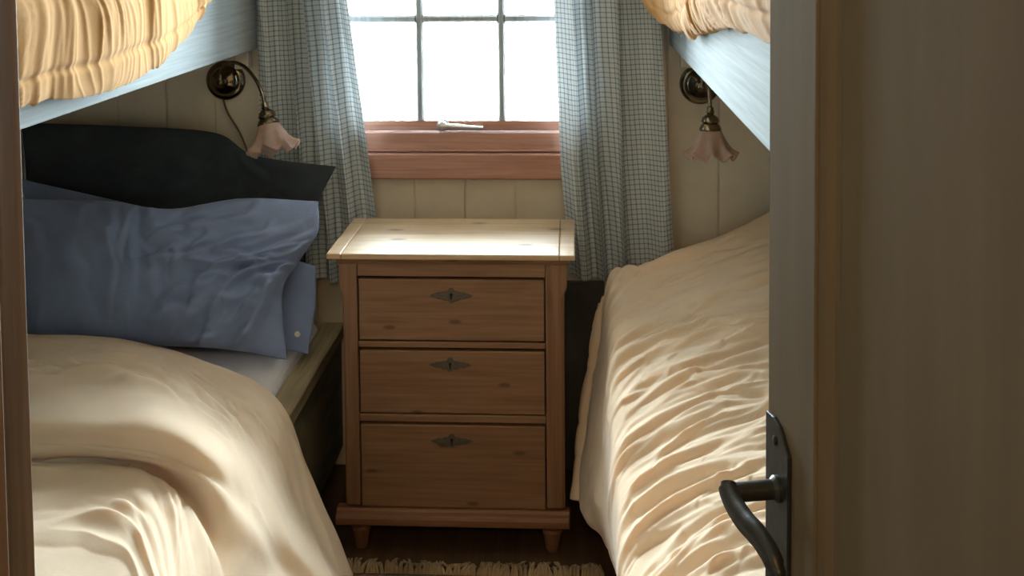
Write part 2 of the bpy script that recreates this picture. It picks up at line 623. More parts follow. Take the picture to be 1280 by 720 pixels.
# front wall with the doorway the photograph is taken through
JL, JR, JZ = -.296, .372, 2.04
mb = MB().box(XL, JL - .03, YH, YF, 0, ZC).box(JR + .03, XR, YH, YF, 0, ZC).box(JL - .03, JR + .03, YH, YF, JZ + .03, ZC)
tag(mb.build('wall_front', 'cream_paint'), kind='structure')
mb = MB().box(JL - .03, JL, YH - .012, YF + .004, 0, JZ).box(JR, JR + .03, YH - .012, YF + .004, 0, JZ).box(JL - .03, JR + .03, YH - .012, YF + .004, JZ, JZ + .03)
mb.box(JL, JL + .012, YH + .02, YF - .045, 0, JZ)
tag(mb.build('trim_1', 'jamb_wood', bevel=.003), kind='structure')
mb = MB().box(XL - .1, XL, -1.6, YH, 0, ZC)
tag(mb.build('wall_hall_left', 'hall_paint'), kind='structure')
mb = MB().box(XR, XR + .1, -1.6, YH, 0, ZC)
tag(mb.build('wall_hall_right', 'hall_paint'), kind='structure')
mb = MB().box(XL, XR, -1.6, -1.5, 0, ZC)
tag(mb.build('wall_hall_back', 'hall_paint'), kind='structure')

MB().box(-.695, .092, YB - .012, YB - .0005, 0, .585).build('dark_panel', 'dark_blue_grey', bevel=.003)  # added dark blue-grey panel over the lower back wall behind the chest
tag(bpy.data.objects['dark_panel'], kind='structure')
# ---- window
win = empty('window_1', (-.34, YB, WZ0), kind='structure')
mb = MB()   # casing boards on the wall
mb.box(WX0 - .09, WX1 + .09, YB - .034, YB - .001, .898, .977)
mb.box(WX0 - .09, WX0, YB - .022, YB - .001, .977, WZ1 + .09).box(WX1, WX1 + .09, YB - .022, YB - .001, .977, WZ1 + .09)
mb.box(WX0, WX1, YB - .022, YB - .001, WZ1, WZ1 + .09)
mb.build('casing', 'red_wood', win, bevel=.006)
mb = MB()   # fixed frame lining the opening
mb.box(WX0, WX1, YB - .012, YB + .10, .983, 1.037).box(WX0, WX0 + .035, YB - .012, YB + .1, 1.037, WZ1).box(WX1 - .035, WX1, YB - .012, YB + .1, 1.037, WZ1).box(WX0, WX1, YB - .012, YB + .1, WZ1 - .035, WZ1)
mb.box(WX0, WX1, YB - .018, YB - .002, .979, .986)
mb.build('window_frame', 'red_wood', win, bevel=.003)
sash = MB()
SY0, SY1 = YB + .022, YB + .062
GX = [-.712, -.4655, -.2155, .032]
GZ = [1.068, 1.378, 1.688, 1.985]
sash.box(WX0 + .036, WX1 - .036, SY0, SY1, 1.038, GZ[0]).box(WX0 + .036, WX1 - .036, SY0, SY1, GZ[3], WZ1 - .036)
sash.box(WX0 + .036, GX[0], SY0, SY1, GZ[0], GZ[3]).box(GX[3], WX1 - .036, SY0, SY1, GZ[0], GZ[3])
so = sash.build('sash', 'red_wood', win, bevel=.003)
for x in GX[1:3]:
    MB().prism([(x - .012, SY0 + .01), (x - .006, SY0), (x + .006, SY0), (x + .012, SY0 + .01), (x + .012, SY1), (x - .012, SY1)], 'z', GZ[0] + .0005, GZ[3] - .0005).build('muntin', 'frame_dark', so)
for z in GZ[1:3]:
    m = MB()
    for i in range(3):
        x0, x1 = GX[i] + (.0125 if i else .0005), GX[i + 1] - (.0125 if i < 2 else .0005)
        m.prism([(SY0 + .01, z - .012), (SY0, z - .006), (SY0, z + .006), (SY0 + .01, z + .012), (SY1, z + .012), (SY1, z - .012)], 'x', x0, x1)
    m.build('muntin', 'frame_dark', so)
for i in range(3):
    for j in range(3):
        x0, x1 = GX[i] + (.0125 if i else .001), GX[i + 1] - (.0125 if i < 2 else .001)
        z0, z1 = GZ[j] + (.0125 if j else .001), GZ[j + 1] - (.0125 if j < 2 else .001)
        MB().box(x0, x1, SY0 + .022, SY0 + .026, z0, z1).build('pane', 'pane_glass', so)
# handle of the casement: round boss and a lever lying to the right
hd = MB()
M = Matrix.Translation((-.395, SY0, 1.056)) @ Matrix.Rotation(pi / 2, 4, 'X')
hd.lathe([(.019, 0), (.019, .006), (.015, .010), (.013, .024), (.008, .028)], 20, M)
hd.tube([(-.40, SY0 - .022, 1.056), (-.36, SY0 - .026, 1.056), (-.31, SY0 - .026, 1.052), (-.272, SY0 - .024, 1.050)], [.008, .008, .007, .006], 10, .8)
hd.build('window_handle', 'window_metal', so, smooth=True)
# white ground and sky are the world beyond the panes

# ================================================================== BUNK BEDS
MIR = -.327      # the aisle's centre line


def bunk(side, label):
    s = side          # -1 left, +1 right
    inner = -.945 if s < 0 else .291        # aisle face of the upper board
    wall = XL + .002 if s < 0 else XR - .002
    r_out, r_in = (-.702, -.770) if s < 0 else (.137, .190)
    yA, yB = 1.25, YB - .004
    root = empty('bunk_bed', ((inner + wall) / 2, (yA + yB) / 2, 0), label, 'bed', 'built-in bunk beds')
    b0, b1 = sorted((inner, inner + s * .028))
    MB().box(b0, b1, yA, yB, 1.297, 1.475).build('upper_side_board', 'board_paint', root, bevel=.004)
    p0, p1 = sorted((inner + s * .028, wall))
    MB().box(p0, p1, yA, yB, 1.312, 1.332).build('upper_base', 'cream_paint', root)
    c0, c1 = sorted((r_out, r_in))
    MB().box(c0, c1, yA, yB, .410, .449).build('lower_rail_cap', 'rail_wood', root, bevel=.004)
    d0, d1 = sorted((r_out - (-s) * .0 + s * .012, r_in - s * .012))
    MB().box(d0, d1, yA, yB, .06, .410).build('lower_side_board', 'olive_paint', root, bevel=.003)
    q0, q1 = sorted((r_in, wall))
    MB().box(q0, q1, yA, yB, .27, .30).build('lower_base', 'olive_paint', root)
    f0, f1 = sorted((r_out, wall))
    MB().box(f0, f1, yA - .03, yA, .0, .80).build('foot_board', 'olive_paint', root, bevel=.004)
    u0, u1 = sorted((inner, wall))
    MB().box(u0, u1, yA - .03, yA, .80, 1.60).build('upper_foot_board', 'board_paint', root, bevel=.004)
    for y in (yA + .10, yB - .12):
        MB().box(*sorted((r_in, r_in + s * .05)), y, y + .05, 0, .27).build('leg', 'olive_paint', root)
    MB().box(*sorted((inner + s * .028, inner + s * .07)), yB - .045, yB, 1.235, 1.312).build('wall_cleat', 'cream_paint', root, bevel=.003)
    return root


bunk(-1, 'built-in bunk bed on the left with pale blue board above and worn wooden rail below')
bunk(1, 'built-in bunk bed on the right, its pale upper board running behind the open door')

# ================================================================== CHEST OF DRAWERS
ch = empty('chest_of_drawers', (-.315, 2.98, 0), 'stripped pine chest of three drawers standing between the beds under the window', 'chest of drawers')
CX0, CX1, CY0, CY1 = -.606, -.026, 2.82, 3.16
# carcass: sides, back, front frame with openings for the drawers
DX0, DX1 = -.566, -.074
DR = [(.571, .739), (.376, .549), (.122, .350)]     # drawer fronts z0,z1
mb = MB()
mb.box(CX0, CX0 + .018, CY0, CY1, .128, .775).box(CX1 - .018, CX1, CY0, CY1, .128, .775).box(CX0, CX1, CY1 - .01, CY1, .128, .775)
mb.build('carcass', 'pine_upright', ch, bevel=.002)
for x0, x1 in ((CX0 - .004, DX0), (DX1, CX1 + .004)):
    # pilaster: broad block on top, notched to a slightly narrower chamfered shaft
    out = x0 if x0 < -.3 else x1
    inn = x1 if x0 < -.3 else x0
    d = 1 if x0 < -.3 else -1
    poly = [(inn, .128), (inn, .775), (out - d * .004, .775), (out - d * .004, .722), (out - d * .002, .708), (out + d * .008, .692), (out + d * .008, .128)]
    if d > 0: poly = poly[::-1]
    MB().prism(poly, 'y', CY0 - .006, CY0 + .02).build('stile', 'pine_upright', ch, bevel=.003)
rl = [(.741, .775), (.552, .568), (.353, .373), (.100, .119)]
for z0, z1 in rl[:3]:
    MB().box(DX0 + .0005, DX1 - .0005, CY0 - .002, CY0 + .02, z0, z1).build('rail', 'pine_cross', ch, bevel=.002)
for k, (z0, z1) in enumerate(DR):
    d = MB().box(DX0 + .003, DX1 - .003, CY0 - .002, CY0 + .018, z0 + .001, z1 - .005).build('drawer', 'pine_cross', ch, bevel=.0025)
    MB().box(DX0 + .02, DX1 - .02, CY0 + .0185, CY1 - .03, z0 + .01, z1 - .03).build('drawer_box', 'pine_cross', d)
    # cast escutcheon: leafy lozenge with a keyhole
    ex, ez = [(-.319, .692), (-.324, .508), (-.322, .305)][k]
    half = [(0, .0200), (.006, .0185), (.009, .0120), (.015, .0100), (.021, .0105), (.027, .0075), (.035, .0085), (.043, .0050), (.052, .0025), (.056, .0)]
    low = [(.052, -.0025), (.043, -.0050), (.035, -.0090), (.027, -.0075), (.021, -.0120), (.014, -.0125), (.009, -.0120), (.005, -.0170), (0, -.0190)]
    r = half + low
    poly = r + [(-x, z) for x, z in r[-2:0:-1]]
    e = MB().prism([(ex + x, ez + z) for x, z in poly[::-1]], 'y', CY0 - .0055, CY0 - .0022).build('escutcheon', 'old_brass', d, bevel=.001)
    kh = MB(); M = Matrix.Translation((ex, CY0 - .0062, ez + .003)) @ Matrix.Rotation(pi / 2, 4, 'X')
    kh.lathe([(.0042, -.0005), (.0042, .0004)], 14, M)
    kh.box(ex - .002, ex + .002, CY0 - .0066, CY0 - .0057, ez - .010, ez + .002)
    kh.build('keyhole', 'dark_hole', d)
# moulding beneath the top, the top itself with end cleats, the base moulding and the feet
prof = [(CY0 + .02, .775), (CY0 - .006, .775), (CY0 - .009, .782), (CY0 - .015, .786), (CY0 - .017, .7905), (CY0 + .02, .7905)]
MB().prism(prof[::-1], 'x', CX0 - .012, CX1 + .012).build('cornice_moulding', 'pine_cross', ch)
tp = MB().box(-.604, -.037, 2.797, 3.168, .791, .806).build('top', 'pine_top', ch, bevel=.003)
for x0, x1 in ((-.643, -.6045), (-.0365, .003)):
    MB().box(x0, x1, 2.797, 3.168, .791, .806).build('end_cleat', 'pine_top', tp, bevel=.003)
prof = [(CY0 + .02, .083), (CY0 - .026, .083), (CY0 - .028, .088), (CY0 - .028, .102), (CY0 - .024, .110), (CY0 - .012, .115), (CY0 - .008, .121), (CY0 + .02, .121)]
pl = MB().prism(prof[::-1], 'x', CX0 - .024, CX1 + .012)
pl.build('base_moulding', 'plinth_wood', ch, bevel=.003)
MB().box(CX0 + .001, CX1 - .001, CY0 + .021, CY1, .083, .1275).build('bottom', 'plinth_wood', ch)
for x in (CX0 + .035, CX1 - .035):
    for y in (CY0 + .025, CY1 - .045):
        f = MB()
        f.lathe([(.014, 0), (.017, .006), (.021, .03), (.027, .055), (.022, .062), (.028, .070), (.028, .0825)], 20, Matrix.Translation((x, y, 0)))
        f.build('foot', 'plinth_wood', ch, smooth=True)

# ================================================================== CURTAINS


def curtain(x_out, x_in, n_f, seed, side, label, zb, zt=2.10):
    """hanging cloth; x_out / x_in are functions of z; returns the object"""
    nc, nr = 220, 120
    z = np.linspace(zt, zb, nr)[:, None]
    u = np.linspace(0, 1, nc)[None, :]
    z = z + 0 * u; U = u + 0 * z
    xo, xi = x_out(z), x_in(z)
    h = (zt - z) / (zt - zb)
    # folds gather at the heading and swing a little lower down
    ph = 2 * pi * n_f * (U + .05 * np.sin(2 * pi * U + seed) * (1 + .6 * h)) + 0.55 * perlin(U * 3 + seed, h * 1.6) * 3
    amp = .032 * (1 - .25 * h) * (.65 + .7 * np.clip(.5 + perlin(U * 4 + seed * 2, h * 1.3 + 5), 0, 1))
    y = 3.222 - amp * np.sin(ph) - .006 * np.sin(2.3 * ph + 1.0 + h * 2)
    lat = .010 * np.cos(ph) * np.sign(xi - xo)
    x = xo + (xi - xo) * U + lat * np.sin(pi * U)
    s = U * .56
    y = y + .0035 * fbm(s / .05 + seed * 3, z / .09, 2) + .005 * creases(s, z, .35, .25, .08, seed + 2.2) * np.clip(h * 2 - .5, 0, 1)
    y = np.clip(y, 3.178, 3.268)
    G = np.stack([x, y, z], axis=2)
    hz = .006 * np.sin(ph * .5 + seed)
    G[:, :, 2] += hz * h
    uv = np.stack([s, z - .1 * h * 0], axis=2).reshape(-1, 2)
    # arc length along each row keeps the checks square on the folds
    sl, _ = arc(G)
    uv = np.stack([U * .50, z], axis=2).reshape(-1, 2)
    root = cloth_obj('curtain', G, 'gingham', None, origin=((x_out(1.4) + x_in(1.4)) / 2, 3.22, zb), uv=uv)
    tag(root, label, 'curtain', 'checked curtains at the window')
    return root


def lin(*pts):
    zs = np.array([p[0] for p in pts][::-1]); xs = np.array([p[1] for p in pts][::-1])
    return lambda z: np.interp(z, zs, xs)


curtain(lin((2.1, -.945), (1.45, -.935), (.6, -.925)), lin((2.1, -.70), (1.44, -.660), (1.106, -.622), (.774, -.588), (.6, -.578)), 4.0, 3.0, -1,
        'blue and white checked curtain left of the window, half behind the dark pillow', .60)
curtain(lin((2.1, .24), (1.44, .25), (.65, .296)), lin((2.1, -.08), (1.44, -.055), (.96, -.038), (.61, -.012)), 3.6, 8.4, 1,
        'blue and white checked curtain right of the window, hanging down behind the right bed', .612)
rod = empty('curtain_rod', (-.33, 3.225, 2.115), 'thin curtain rod above the window carrying both checked curtains', 'curtain rod')
MB().tube([(-1.0, 3.223, 2.108), (.36, 3.223, 2.108)], .008, 12).build('rod', 'window_metal', rod, smooth=True)
for x in (-.99, .35):
    MB().box(x - .008, x + .008, 3.225, 3.2995, 2.10, 2.116).build('bracket', 'window_metal', rod)

# ================================================================== WALL LAMPS


def wall_lamp(bx, bz, ang, reach, tilt, label):
    root = empty('wall_lamp', (bx, YB, bz), label, 'wall lamp', 'brass reading lamps')
    O = Matrix.Translation((bx, YB, bz))
    mb = MB()
    mb.lathe([(.060, 0), (.060, .008), (.055, .014), (.047, .016), (.044, .024), (.036, .034), (.022, .042), (.014, .050), (.010, .060), (.004, .064)], 40, O @ Matrix.Rotation(pi / 2, 4, 'X'))
    mb.build('back_plate', 'brass', root, smooth=True)
    d = Vector((sin(ang), -cos(ang), 0))
    b = Vector((bx, YB - .058, bz))
    ctl = [(0, .0), (.004, .030), (.025, .055), (.065, .068), (.115, .060), (.160, .030), (.188, -.010), (.198, -.040)]
    pts = crom([(r * reach / .198, z, 0) for r, z in ctl], 40)
    path = [b + d * p[0] + Vector((0, 0, p[1])) for p in pts]
    mb = MB().tube(path, .0055, 10)
    mb.build('arm', 'brass', root, smooth=True)
    tip = path[-1]
    T = Matrix.Translation(tip) @ Matrix.Rotation(tilt, 4, d.cross(Vector((0, 0, 1)))) 
    mb = MB()
    mb.lathe([(.004, .012), (.009, .009), (.010, 0), (.012, -.006), (.009, -.010), (.014, -.014), (.022, -.020), (.025, -.030), (.021, -.036), (.027, -.042), (.031, -.052), (.029, -.058)][::-1], 28, T)
    mb.build('socket', 'brass', root, smooth=True)
    # ruffled tulip shade
    seg = 96
    prof = [(.024, -.050), (.030, -.056), (.036, -.070), (.043, -.086), (.050, -.102), (.059, -.116), (.070, -.127)]
    prof = crom([(r, h, 0) for r, h in prof], 22)
    v = []; f = []
    for i, p in enumerate(prof):
        k = i / (len(prof) - 1)
        for j in range(seg):
            a = 2 * pi * j / seg
            w = k ** 2.2
            r = p[0] * (1 + .13 * w * cos(8 * a))
            h = p[1] + .010 * w * cos(8 * a) + .003 * w * cos(16 * a + 1)
            v.append(T @ Vector((r * cos(a), r * sin(a), h)))
    for i in range(len(prof) - 1):
        for j in range(seg):
            j2 = (j + 1) % seg
            f.append((i * seg + j, (i + 1) * seg + j, (i + 1) * seg + j2, i * seg + j2))
    sh = mesh_obj('lamp_shade', v, f, 'shade_glass', root, True)
    m = sh.modifiers.new('thickness', 'SOLIDIFY'); m.thickness = .0022
    mb = MB().lathe([(.010, -.056), (.011, -.066), (.020, -.080), (.023, -.092), (.019, -.104), (.008, -.111)][::-1], 20, T)
    mb.build('bulb', 'shade_glass', root, smooth=True)
    # flex hanging from the plate
    if bx > 0: return root
    cp = crom([(bx - .01, YB - .006, bz - .055), (bx + .005, YB - .008, bz - .10), (bx + .045, YB - .007, bz - .17), (bx + .07, YB - .006, bz - .26), (bx + .075, YB - .006, bz - .42)], 24)
    MB().tube([tuple(p) for p in cp], .003, 8).build('cord', 'cord_plastic', root, smooth=True)
    return root


wall_lamp(-1.056, 1.196, radians(44), .275, radians(20), 'brass wall lamp with arched arm and frosted shade above the dark pillow')
wall_lamp(.378, 1.182, radians(0), .195, radians(4), 'brass wall lamp with pink frosted shade seen below the right bunk board')

# ================================================================== BEDDING
# mattress with its white sheet, left
mb = MB().box(XL + .03, -.775, 1.28, 3.28, .302, .466)
mt = mb.build('mattress', 'sheet_cotton', None, bevel=.035, origin=(-1.23, 2.3, .302), seg=5)
tag(mt, 'mattress under a white sheet, its corner showing beside the blue pillow', 'mattress')
mb = MB().box(.195, XR - .02, 1.28, 3.28, .302, .466)
mt2 = mb.build('mattress', 'sheet_cotton', None, bevel=.035, origin=(.6, 2.3, .302), seg=5)
tag(mt2, 'mattress of the right lower bed hidden under the cream duvet', 'mattress')

LD = [
 [(-1.444,2.810,0.581),(-1.287,2.810,0.577),(-1.132,2.800,0.561),(-0.955,2.720,0.547),(-0.727,2.600,0.501),(-0.626,2.500,0.400),(-0.476,2.320,0.237)],
 [(-1.365,2.620,0.584),(-1.173,2.600,0.584),(-1.006,2.580,0.575),(-0.849,2.520,0.529),(-0.694,2.410,0.485),(-0.608,2.350,0.391),(-0.489,2.260,0.269)],
 [(-1.192,2.280,0.600),(-1.023,2.260,0.602),(-0.876,2.240,0.603),(-0.743,2.200,0.565),(-0.644,2.200,0.485),(-0.558,2.150,0.404),(-0.483,2.140,0.328)],
 [(-1.176,2.245,0.549),(-1.014,2.235,0.556),(-0.866,2.210,0.553),(-0.745,2.150,0.525),(-0.640,2.070,0.471),(-0.589,2.080,0.377),(-0.519,2.050,0.325)],
 [(-1.177,2.245,0.508),(-1.054,2.245,0.514),(-0.903,2.215,0.519),(-0.768,2.120,0.507),(-0.665,2.000,0.485),(-0.606,1.930,0.443),(-0.569,1.900,0.372)],
 [(-1.165,2.220,0.500),(-1.043,2.220,0.506),(-0.902,2.170,0.516),(-0.774,2.070,0.508),(-0.675,1.940,0.496),(-0.617,1.870,0.456),(-0.587,1.840,0.382)],
 [(-1.052,2.000,0.516),(-0.943,2.000,0.518),(-0.828,1.950,0.533),(-0.734,1.880,0.529),(-0.670,1.820,0.500),(-0.630,1.780,0.448),(-0.608,1.750,0.371)],
 [(-0.925,1.750,0.529),(-0.829,1.750,0.532),(-0.743,1.710,0.544),(-0.671,1.660,0.544),(-0.624,1.620,0.526),(-0.599,1.600,0.477),(-0.581,1.580,0.416)],
]
net = []
for r in LD:
    a = r[0]
    net.append([(-1.66, a[1] + .02, a[2] - .02)] + [(a[0] + (-1.66 - a[0]) * q, a[1] + .02 * q, a[2]) for q in (.66, .33)] + r)
first = [(p[0], p[1] + .03, p[2] - (.055 if i < 6 else .012)) for i, p in enumerate(net[0])]
last = [(p[0] - .01, 1.36, p[2]) for p in net[-1]]
net = [first] + net + [last]
G = loft(net, 460, 400)
n = grid_normals(G)
if n[:, :, 2].mean() < 0: n = -n
s, t = arc(G)
hang = np.clip((G[:, :, 0] + .78) / .15, 0, 1)
bend = t + .07 * np.sin(s * 2.6)
near = np.clip((np.linspace(0, len(net) - 1, 460)[:, None] - 5.2) / .6, 0, 1)
row_ = np.linspace(0, len(net) - 1, 460)[:, None] + 0 * s
top_ = np.clip(1 - np.abs(row_ - 2.2) / 1.2, 0, 1)
smax = s.max(); tn = t[row_.astype(int) >= 5].min()
crs = strokes(s, bend, (.15, 1.15, .05, .55), 90, 11, (.12, .30), (.06, .20), (.008, .018), (.004, .011), 1.4) * (.4 + .6 * top_) \
    + strokes(s, bend, (.3, 1.2, .35, 1.2), 70, 23, (.15, .28), (.07, .22), (.012, .024), (.003, .008), 1.0) * near \
    + .012 * creases(s, bend, .08, .6, .15, 1.3, 1.0) * (.35 + .65 * near)
edge_ = np.clip((row_ - .8) / 1.0, 0, 1)
crs = crs * edge_
hng = .012 * creases(s, t, .05, .7, .18, 6.1, 1.0)
dsp = crs * (1 - .75 * hang) + (hng - .016) * hang + .004 * fbm(s / .2, t / .2, 2)
# keep the tight line where the folded part meets the part beneath
row = np.linspace(0, len(net) - 1, 460)[:, None]
dsp = dsp * (1 - .85 * np.exp(-((row - 5.0) / .22) ** 2))
wr = np.clip((G[:, :, 0] + 1.15) / .25, 0, 1)
dsp = dsp + (.022 * np.exp(-((row - 4.15) / .50) ** 2) - .030 * np.exp(-((row - 5.05) / .30) ** 2)) * (.35 + .65 * wr)
G = G + n * dsp[:, :, None]
o = cloth_obj('duvet', G, 'duvet_cotton', None, origin=(-1.1, 2.2, .48), thick=.010, out=n)
tag(o, 'cream duvet on the left lower bed, folded over itself and slipping off the edge', 'duvet')

RD = [
 [(0.002,2.850,0.134),(0.021,2.950,0.273),(0.061,3.050,0.481),(0.097,3.110,0.650),(0.189,3.120,0.682),(0.327,3.140,0.719),(0.493,3.190,0.786),(0.636,3.220,0.840)],
 [(0.023,2.620,0.194),(0.028,2.680,0.305),(0.062,2.800,0.469),(0.106,2.880,0.610),(0.200,2.950,0.634),(0.312,3.000,0.670),(0.450,3.050,0.723),(0.598,3.080,0.772)],
 [(0.052,2.420,0.266),(0.034,2.400,0.360),(0.054,2.460,0.478),(0.086,2.500,0.611),(0.182,2.550,0.630),(0.290,2.600,0.651),(0.410,2.650,0.683),(0.535,2.700,0.707)],
 [(0.089,2.150,0.319),(0.064,2.130,0.388),(0.057,2.150,0.475),(0.079,2.160,0.585),(0.165,2.200,0.608),(0.267,2.250,0.629),(0.382,2.300,0.652),(0.483,2.350,0.676)],
 [(0.111,1.870,0.366),(0.086,1.850,0.422),(0.063,1.860,0.486),(0.076,1.860,0.572),(0.156,1.900,0.588),(0.243,1.930,0.610),(0.340,1.960,0.633),(0.422,1.980,0.647)],
 [(0.111,1.580,0.401),(0.093,1.570,0.445),(0.066,1.580,0.510),(0.074,1.600,0.571),(0.151,1.620,0.591),(0.225,1.640,0.605),(0.307,1.660,0.620),(0.384,1.680,0.629)],
]
net = [r + [(r[-1][0] + (1.03 - r[-1][0]) * q, r[-1][1] + .02 * q, r[-1][2] + .01 * q) for q in (.25, .5, .75, 1)] for r in RD]
first = [(p[0] + .002, p[1] + .012, p[2] - (.06 if i > 2 else .01)) for i, p in enumerate(net[0])]
last = [(p[0], p[1] - .22, p[2]) for p in net[-1]]
net = [first] + net + [last]
G = loft(net, 460, 400)
n = grid_normals(G)
if n[:, :, 2].mean() < 0: n = -n
s, t = arc(G)
top = np.clip((G[:, :, 0] - .055) / .05, 0, 1) * np.clip((G[:, :, 2] - .5) / .08, 0, 1)
X_, Y_ = G[:, :, 0], G[:, :, 1]
cc = Y_ - .26 * (1 - np.exp(-np.clip(X_ - .07, 0, 1) / .12)) + .05 * X_
crs = strokes(X_, cc, (.05, .62, 1.2, 3.2), 150, 5, (.0, .16), (.10, .28), (.006, .013), (.005, .013), 1.8, 1.0) \
    + strokes(X_, cc, (.05, .62, 1.2, 3.2), 200, 8, (-.02, .40), (.03, .10), (.004, .007), (.0015, .004), 1.0, 2.0) \
    + .014 * creases(X_, cc, .0, .50, .15, 2.1, .8, .25, .5)
far = np.clip((3.15 - G[:, :, 1]) / .25, 0.55, 1)
dsp = crs * top * far + .004 * fbm(s / .2, t / .2, 2) + (.006 * creases(s, t, 1.3, .3, .1, 3.3) - .010) * (1 - top)
G = G + n * dsp[:, :, None]
o = cloth_obj('duvet', G, 'duvet_cotton', None, origin=(.5, 2.3, .48), thick=.010, out=n)
tag(o, 'rumpled cream duvet covering the right lower bed beside the door', 'duvet')


def upper_duvet(side, ctl, label, seed):
    """bedding that bulges over the upper board; ctl rows: (y, hem x, hem z, bulge, top z)"""
    rows = []
    for y, hx, hz, bl, zt in ctl:
        f = -side      # towards the aisle
        wall = XL + .04 if side < 0 else XR - .04
        mid = -1.25 if side < 0 else .6
        bx = -.945 if side < 0 else .291
        edge = bx + f * bl
        rows.append([(wall, y, 1.36), (wall, y, zt - .02), (mid, y, zt + .02), (bx - f * .05, y, zt + .015), (edge - f * .02, y, zt - .06), (edge, y, (zt + hz) / 2 + .02),
                     (hx + f * .018, y, hz + .045), (hx, y, hz), (hx - f * .010, y, hz + .010), (max(bx * f + .014, hx * f - .03) * f, y, hz + .03)])
    net = rows
    nr, nc = 420, 200
    G = loft(net, nr, nc)
    n = grid_normals(G)
    # orient outwards
    k = nc // 2
    if (n[nr // 2, int(nc * .55), 0]) * (-side) < 0: n = -n
    s, t = arc(G)
    # gathers: narrow pleats fanning from the top edge to the hem
    w = np.linspace(0, 1, nc)[None, :] * np.ones((nr, 1))
    outer = np.clip((w - .28) / .12, 0, 1) * (.55 + .45 * np.clip(.5 + 1.2 * perlin(G[:, :, 1] / .18 + seed, w * 3), 0, 1)) * np.clip((1.0 - w) / .12, 0, 1)
    y = G[:, :, 1]
    lean = (w - .5) * (-.34 if side < 0 else .06)
    q = y + lean + .05 * fbm(y / .3 + seed, w * 2.2, 2)
    pl = 1 - np.abs(perlin(q / .085 + seed, w * 1.3 + seed)) * 2
    pl2 = 1 - np.abs(perlin(q / .036 - seed, w * 2.1 + seed)) * 2
    d = .009 * pl + .005 * pl2 ** 3
    d = d * outer * (.55 + .6 * np.clip(.5 + perlin(y / .25 + seed, w * 2), 0, 1))
    # stitched seam a hand's width above the hem
    d = d - .007 * np.exp(-((w - .66 - .02 * np.sin(y * 5)) / .009) ** 2) * outer
    G = G + n * d[:, :, None]
    m = -1.2 if side < 0 else .6
    o = cloth_obj('duvet', G, 'quilt_cotton', None, origin=(m, 2.1, 1.34), thick=.006, out=n)
    tag(o, label, 'duvet')
    return o


upper_duvet(-1, [(1.30, -.910, 1.358, .075, 1.62), (1.80, -.910, 1.350, .075, 1.62), (2.03, -.910, 1.330, .075, 1.62), (2.26, -.910, 1.334, .07, 1.62), (2.45, -.915, 1.362, .06, 1.63),
                 (2.65, -.92, 1.42, .04, 1.63), (2.80, -.93, 1.495, .02, 1.62), (2.92, -.96, 1.54, -.03, 1.60), (2.98, -1.05, 1.50, -.09, 1.50)],
            'orange-cream gathered duvet bulging over the upper left bunk board', 1.7)
upper_duvet(1, [(1.30, .262, 1.478, .05, 1.66), (1.8, .262, 1.474, .05, 1.66), (2.15, .260, 1.442, .05, 1.66), (2.32, .260, 1.424, .045, 1.66), (2.5, .266, 1.392, .05, 1.66), (2.62, .266, 1.402, .045, 1.65), (2.8, .262, 1.388, .06, 1.66),
                (2.92, .244, 1.392, .075, 1.66), (3.03, .210, 1.420, .10, 1.66), (3.12, .195, 1.51, .105, 1.66), (3.165, .23, 1.56, .06, 1.62)],
            'cream and orange gathered duvet hanging over the upper right bunk board', 5.2)

# ------------------------------------------------------------------ pillows


def inflate(hw, hh, nu, nv, seed):
    """two sheets sewn at the rim: a plump lens whose seam is puckered and whose corners stay flat"""
    us = np.linspace(-1, 1, nu); vv = np.linspace(-1, 1, nv)
    us = np.sign(us) * (1 - (1 - np.abs(us)) ** 1.25); vv = np.sign(vv) * (1 - (1 - np.abs(vv)) ** 1.25)
    idx = {}; V = []; F = []
    for side in (1, -1):
        for j in range(nv):
            for i in range(nu):
                rim = i in (0, nu - 1) or j in (0, nv - 1)
                if side < 0 and rim:
                    idx[(side, i, j)] = idx[(1, i, j)]; continue
                idx[(side, i, j)] = len(V)
                u, v = us[i], vv[j]
                b = ((1 - abs(u) ** 2.6) * (1 - abs(v) ** 2.4)) ** .62
                V.append((u * hw * (1 - .030 * (1 - v * v)), side * b, v * hh * (1 - .035 * (1 - u * u))))
        for j in range(nv - 1):
            for i in range(nu - 1):
                q = (idx[(side, i, j)], idx[(side, i + 1, j)], idx[(side, i + 1, j + 1)], idx[(side, i, j + 1)])
                F.append(q[::-1] if side > 0 else q)
    return np.array(V), F


def place_pillow(name, P, F, net, thick, mat, label, push=0.0, post=None):
    """map the inflated pillow onto a control patch (net rows top to bottom, cols left to right) facing -y"""
    hw = np.abs(P[:, 0]).max(); hh = np.abs(P[:, 2]).max()
    net = np.asarray(net, float)
    u = (P[:, 0] / hw + 1) / 2; v = 1 - (P[:, 2] / hh + 1) / 2
    R = 160
    S = loft(net, R, R)
    nrm = grid_normals(S)
    if nrm[R // 2, R // 2, 1] > 0: nrm = -nrm

    def samp(A):
        a = np.clip(v * (R - 1), 0, R - 1.001); b = np.clip(u * (R - 1), 0, R - 1.001)
        i = a.astype(int); j = b.astype(int); fa = (a - i)[:, None]; fb = (b - j)[:, None]
        return A[i, j] * (1 - fa) * (1 - fb) + A[i + 1, j] * fa * (1 - fb) + A[i, j + 1] * (1 - fa) * fb + A[i + 1, j + 1] * fa * fb
    w = -P[:, 1] * thick / np.abs(P[:, 1]).max()
    Q = samp(S) + samp(nrm) * (w + push)[:, None]
    if post is not None:
        Q = post(Q, u, v, w, samp(nrm))
    o = mesh_obj(name, Q, F, mat, None, True, origin=tuple(Q[Q[:, 2].argmin()] * 0 + np.array([Q[:, 0].mean(), Q[:, 1].mean(), Q[:, 2].min()])))
    tag(o, label, 'pillow')
    return o


P1, F1 = inflate(.42, .27, 150, 100, 1.0)


